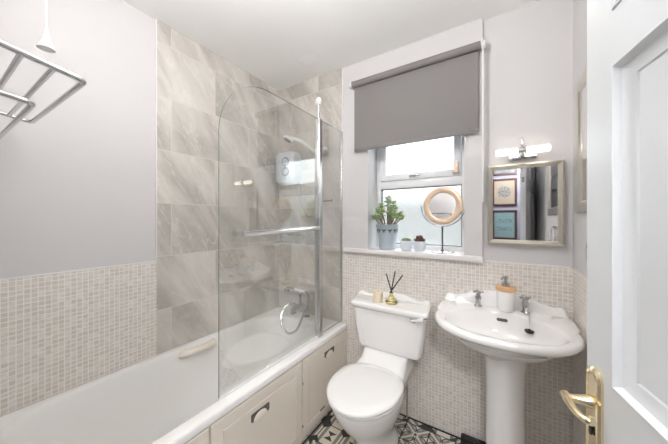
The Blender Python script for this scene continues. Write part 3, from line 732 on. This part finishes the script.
# ================================================================== ON THE SILL
jp = thing('jade_plant', 'jade plant in grey tin pot on window sill', 'potted plant', (-.715, 1.86, SZ))
px, py = -.715, 1.868
b = BM(); lathe(b, [(0, 0), (.058, 0), (.061, .004), (.063, .025), (.061, .03), (.078, .172), (.083, .174), (.083, .182), (.078, .183), (.074, .160), (0, .160)], (px, py, SZ), 32); pot = obj('pot', b, 'tin', jp)
b = BM()
for k in range(11):
    a = 2*math.pi*(k+.3)/11
    m = Matrix.Translation((px+math.cos(a)*.0742, py+math.sin(a)*.0742, SZ+.138)) @ Matrix.Rotation(a, 4, 'Z')
    for dy, dz_, r in ((0, 0, .008), (-.010, .006, .006), (.010, .006, .006), (0, -.010, .005)): 
        vs = lathe(b, [(0, -.002), (r, -.001), (r, .002), (0, .0028)], (0, 0, 0), 8, Matrix.Rotation(math.pi/2, 4, 'Y')); bmesh.ops.transform(b, matrix=m @ Matrix.Translation((0, dy, dz_)), verts=vs)
obj('cut_out_band', b, 'tindark', pot)
b = BM(); lathe(b, [(0, .160), (.0735, .160), (.06, .166), (0, .168)], (px, py, SZ), 24); obj('soil', b, 'soil', jp)
bs, lf = BM(), BM(); rnd = random.Random(3)
def leaf(bm, p, d, L, W, up):
    d = d.normalized(); s = d.cross(up).normalized() if d.cross(up).length > .01 else d.orthogonal(); u = s.cross(d)
    n = 8; rings = []
    for t, k in ((0, .25), (.25, .75), (.55, 1), (.8, .8), (1, .15)):
        c = p+d*L*t+u*(.12*L*t*t)
        rings.append([c+s*math.cos(a)*W*k+u*math.sin(a)*W*.32*k for a in (2*math.pi*i/n for i in range(n))])
    loft(bm, rings)
tips = [(x, y, z) for x, y, z in ((-.075, -.01, .29), (-.04, -.03, .335), (-.005, .02, .385), (.022, -.02, .37), (.045, .015, .345), (.07, -.02, .30), (.098, .01, .265), (-.095, .03, .255), (.035, -.045, .275), (-.05, -.045, .255), (.075, -.045, .245), (-.108, .0, .235), (.112, .0, .235), (.02, .03, .30), (-.02, -.05, .285), (.055, .03, .255))]
for tx, ty, tz in tips:
    base = Vector((px+tx*.25, py+ty*.25, SZ+.160)); tip = Vector((px+tx, py+ty*1.0, SZ+tz))
    mid = (base+tip)/2+Vector((tx*.12, ty*.12, .01)); pts = smoothpts([base, mid, tip], 5)
    tube(bs, pts, [lerp(.006, .0028, i/(len(pts)-1)) for i in range(len(pts))], 7)
    for q in range(17):
        t = .74+.26*q/16; p = pts[min(int(t*(len(pts)-1)), len(pts)-1)]
        a = q*2.4+rnd.random(); d = Vector((math.cos(a), math.sin(a)*.9, -.15+.9*(q/16)+rnd.uniform(-.3, .3)))
        leaf(lf, p, d, rnd.uniform(.024, .034), rnd.uniform(.011, .015), Vector((0, 0, 1)))
obj('stems', bs, 'stem', jp); obj('foliage', lf, 'leaf', jp)
def small_pot(name, lab, x, y, kind):
    t = thing(name, lab, 'potted plant', (x, y, SZ))
    b = BM(); lathe(b, [(0, 0), (.031, 0), (.036, .004), (.042, .035), (.043, .066), (.040, .070), (.037, .058), (0, .057)], (x, y, SZ), 26); obj('pot', b, 'potwhite', t)
    b = BM()
    if kind:
        for r_, n_, z_, L in ((.010, 7, .060, .040), (.018, 10, .060, .036), (.005, 5, .068, .046)):
            for k in range(n_):
                a = 2*math.pi*k/n_+r_*90; d = Vector((math.cos(a), math.sin(a), .9 if r_ > .01 else 1.8))
                leaf(b, Vector((x+math.cos(a)*r_, y+math.sin(a)*r_, SZ+z_)), d, L, .011, Vector((0, 0, 1)))
        obj('rosette', b, 'redleaf', t)
    else:
        N = 40; rings = []
        for z_, r_ in ((.057, .029), (.066, .034), (.077, .030), (.086, .018), (.090, .004)):
            rings.append([(x+(r_*(1+.10*math.cos(10*a)))*math.cos(a), y+(r_*(1+.10*math.cos(10*a)))*math.sin(a), SZ+z_) for a in (2*math.pi*i/N for i in range(N))])
        loft(b, rings)
        for k in range(26):
            a, c = rnd.uniform(0, 6.28), rnd.uniform(0, 1); p = Vector((x+math.cos(a)*.028*(1-c*.6), y+math.sin(a)*.028*(1-c*.6), SZ+.070+.014*c)); tube(b, [p, p+Vector((math.cos(a)*.006, math.sin(a)*.006, .007))], [.0012, .0004], 5)
        obj('cactus', b, 'cactus', t)
small_pot('potted_cactus', 'small pale pot holding a low green cactus beside the tin pot', -.566, 1.848, 0)
small_pot('potted_succulent', 'small pale pot holding a red-brown succulent beside the round mirror', -.473, 1.848, 1)
vm = thing('vanity_mirror', 'round copper rimmed mirror on slender stand on window sill', 'mirror', (-.342, 1.87, SZ))
vx, vy, vz, vr = -.328, 1.87, SZ, .0
b = BM(); lathe(b, [(0, 0), (.074, 0), (.074, .004), (.03, .008), (.012, .010), (0, .010)], (vx, vy, vz), 36); tube(b, [(vx, vy, vz+.008), (vx, vy, vz+.17)], .006, 12); lathe(b, [(0, 0), (.010, 0), (.010, .008), (0, .010)], (vx, vy, vz+.160), 14); lathe(b, [(.0056, .0), (.010, .0), (.009, .006), (.0056, .007)], (vx, vy, vz+.012), 14); obj('stand', b, 'darkchrome', vm)
HC, HR = .312, .137
b = BM(); tube(b, [(vx+HR*math.cos(t), vy, vz+HC+HR*math.sin(t)) for t in (math.pi+math.pi*i/28 for i in range(29))], .0042, 10)
for s in (-1, 1): lathe(b, [(0, 0), (.008, .001), (.0085, .008), (.004, .013), (0, .014)], (vx+s*HR*.97, vy, vz+HC), 12, Matrix.Rotation(s*math.pi/2, 4, 'Y'))
obj('yoke', b, 'darkchrome', vm)
tilt = Matrix.Translation((vx, vy, vz+HC)) @ Matrix.Rotation(math.radians(-6), 4, 'Z') @ Matrix.Rotation(math.radians(85), 4, 'X')
b = BM(); lathe(b, [(.086, .0045), (.088, .006), (.121, .006), (.126, .004), (.127, 0), (.125, -.004), (.115, -.006), (0, -.007)], (0, 0, 0), 48, tilt); obj('copper_rim', b, 'rose', vm)['label'] = 'copper rim'
b = BM(); lathe(b, [(0, .0), (.0880, .0), (.0880, .0050), (0, .0050)], (0, 0, 0), 48, tilt); obj('mirror_glass', b, 'mirror', vm, sharp=30)

# ================================================================== ON THE CISTERN
cd = thing('candle', 'cream pillar candle standing on toilet cistern lid', 'candle', (-.697, 1.645, .812))
b = BM(); lathe(b, [(0, 0), (.033, 0), (.035, .002), (.035, .066), (.033, .069), (.027, .066), (0, .064)], (-.697, 1.645, .8125), 26); obj('wax', b, 'wax', cd)
b = BM(); tube(b, [(-.697, 1.645, .876), (-.696, 1.645, .884)], .0012, 6); obj('wick', b, 'skirt', cd)
rd = thing('reed_diffuser', 'glass reed diffuser with yellow oil and three black reeds on cistern lid', 'reed diffuser', (-.628, 1.655, .8125))
qx, qy, qz = -.604, 1.650, .8125
b = BM(); lathe(b, [(0, 0), (.034, 0), (.039, .004), (.040, .016), (.031, .034), (.016, .046), (.012, .054), (.012, .072), (.015, .075), (0, .075)], (qx, qy, qz), 28); obj('bottle', b, 'oil', rd)
for ex_, ey_, ez_ in ((-.036, .0, .195), (.022, .012, .215), (.078, -.008, .198)):
    b = BM(); tube(b, [(qx-ex_*.12, qy-ey_*.1, qz+.07), (qx+ex_, qy+ey_, qz+ez_)], .0042, 7); obj('reed', b, 'skirt', rd)

# ================================================================== TOWEL RACK, PULL CORD, LOW BOX
rk = thing('towel_rack', 'chrome towel shelf with lower towel bar high on wall above bathtub end', 'towel rack', (-1.29, FY, 1.75))
xr, xl = -.957, -1.62
def zt(y): return H+.378+(.236-y)*.155
b = BM()
loop = [(xr, FY+.004, zt(FY)), (xr, .236, zt(.236)), (xl, .236, zt(.236)+.02), (xl, FY+.004, zt(FY)+.02)]
tube(b, arcpts(loop, .022), .0078, 12); obj('shelf_frame', b, 'railchrome', rk)
for y in (.178, .124, .072):
    b = BM(); tube(b, [(xr, y, zt(y)), (xl, y, zt(y)+.02)], .0065, 10); obj('shelf_bar', b, 'railchrome', rk)
b = BM(); loop = [(xr, FY+.004, H+.295), (xr, .143, H+.282), (xl, .143, H+.295), (xl, FY+.004, H+.305)]
tube(b, arcpts(loop, .02), .0065, 12); obj('towel_bar', b, 'railchrome', rk)
for x, dz_ in ((xr, 0), (xl, .02)):
    b = BM(); lathe(b, [(0, 0), (.02, 0), (.02, .006), (.012, .012), (0, .012)], (x, FY+.0005, zt(FY)+dz_), 18, Matrix.Rotation(-math.pi/2, 4, 'X')); box(b, (x-.006, FY+.001, H+.28), (x+.006, FY+.009, zt(FY)+dz_), .002); obj('wall_plate', b, 'railchrome', rk)
pc = thing('light_pull_cord', 'white light pull cord with bell shaped end hanging from ceiling', 'pull cord', (-.88, .15, CZ))
b = BM(); tube(b, [(-.88, .15, CZ-.001), (-.88, .15, H+.43)], .0025, 8); obj('cord', b, 'plastic', pc)
b = BM(); lathe(b, [(0, .043), (.0045, .043), (.0055, .036), (.0075, .022), (.0135, .006), (.0155, 0), (.013, .0), (0, .005)], (-.88, .15, H+.392), 20); obj('bell_end', b, 'plastic', pc)
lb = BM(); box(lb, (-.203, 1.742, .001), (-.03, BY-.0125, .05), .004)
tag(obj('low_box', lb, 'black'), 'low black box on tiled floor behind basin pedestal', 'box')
# ceiling vent, room lamp and added hall fill lamp
cv = thing('ceiling_vent', 'round white vent on ceiling above the shower end', 'vent', (-1.23, 1.6, CZ))
b = BM(); lathe(b, [(0, 0), (.075, 0), (.074, -.002), (.06, -.004), (0, -.004)], (-1.23, 1.585, CZ), 32); obj('cover', b, 'ceil', cv)
def dome(name, lab, x, y, r, m, drop=.12):
    t = thing(name, lab, 'lamp', (x, y, CZ))
    b = BM(); lathe(b, [(0, 0), (.05, 0), (.05, -.015), (.02, -.03), (0, -.03)], (x, y, CZ), 28); obj('ceiling_rose', b, 'plastic', t)
    b = BM(); tube(b, [(x, y, CZ-.028), (x, y, CZ-drop)], .008, 10); obj('stem', b, 'chrome', t)
    b = BM(); N = 12; lathe(b, [(0, -drop-r+.002)]+[(r*math.sin(math.pi*i/N/2+math.pi/2), -drop-r+r*math.cos(math.pi*i/N/2+math.pi/2)) for i in range(N+1)], (x, y, CZ), 36); obj('bowl', b, m, t)
    b = BM(); lathe(b, [(r*.55*math.sin(math.pi*i/N), -drop-r*.6+r*.55*math.cos(math.pi*i/N)) for i in range(N+1)], (x, y, CZ), 28); obj('bulb', b, 'bulb', t)
dome('ceiling_light', 'lit white bowl lamp hanging from the middle of the bathroom ceiling', -.52, .42, .14, 'dome', .2)
dome('hall_fill_lamp', 'unseen bowl lamp added under the hallway ceiling to fill the room', .34, -.56, .12, 'hallfill')  # added lamp, fills the room with light from behind the camera

# ================================================================== PICTURES IN THE HALL (seen in the mirror)
def art(name, c1, c2, ring):
    k = NT(name); g = k.pos()
    dx, dz2 = k.math('SUBTRACT', g[0], .05), k.math('SUBTRACT', g[2], H+(.415 if ring else -.08))
    if ring:
        d = k.math('SQRT', k.math('ADD', k.math('MULTIPLY', dx, dx), k.math('MULTIPLY', dz2, dz2)))
        f = k.math('MULTIPLY', k.ramp(k.noise(k.vec(g[0], g[2]), 60, 4), .4, .6), k.math('LESS_THAN', d, .085))
    else:
        row = k.math('LESS_THAN', k.math('ABSOLUTE', k.math('SUBTRACT', k.math('ABSOLUTE', k.math('SUBTRACT', dz2, .0)), .06)), .03)
        f = k.math('MULTIPLY', row, k.math('MULTIPLY', k.math('LESS_THAN', k.math('ABSOLUTE', dx), .10), k.ramp(k.noise(k.vec(k.math('MULTIPLY', g[0], 2.4), g[2]), 34, 2), .48, .56)))
    k.put(k.p.inputs['Base Color'], k.mix(f, c1, c2)); k.p.inputs['Roughness'].default_value = .3
    return k.m
M['art1'] = art('drawing_on_buff', srgb(132, 124, 110), srgb(70, 80, 94), True)
M['art2'] = art('pale_teal_print', srgb(104, 128, 130), srgb(72, 94, 102), False)
M['art3'] = plain('grey_photo', srgb(112, 118, 126), .3, noise=.8, scale=30)
def picture(lab, z0, z1, m, bar=.03):
    t = thing('framed_picture', lab, 'picture', (.05, -1.1, (z0+z1)/2), 'framed pictures on the hall wall')
    mm = Matrix(((1, 0, 0, 0), (0, -1, 0, 0), (0, 0, 1, 0), (0, 0, 0, 1)))
    b = frame_mesh(-.108, .21, z0, z1, mm, [(0, 1.0995), (0, 1.082), (.003, 1.078), (bar-.003, 1.079), (bar, 1.084), (bar, 1.09)]); obj('frame', b, 'frame_brown', t, sharp=15)
    b = BM(); box(b, (-.108+bar-.002, -1.0985, z0+bar-.002), (.21-bar+.002, -1.088, z1-bar+.002)); obj('print', b, m, t, smooth=False)
    return t
picture('framed round drawing on buff ground reflected in mirror cabinet', H+.205, H+.615, 'art1')
lo = picture('framed pale teal print reflected lowest in mirror cabinet', H-.30, H+.14, 'art2')
picture('framed grey photograph reflected topmost in mirror cabinet', H+.67, H+.90, 'art3')
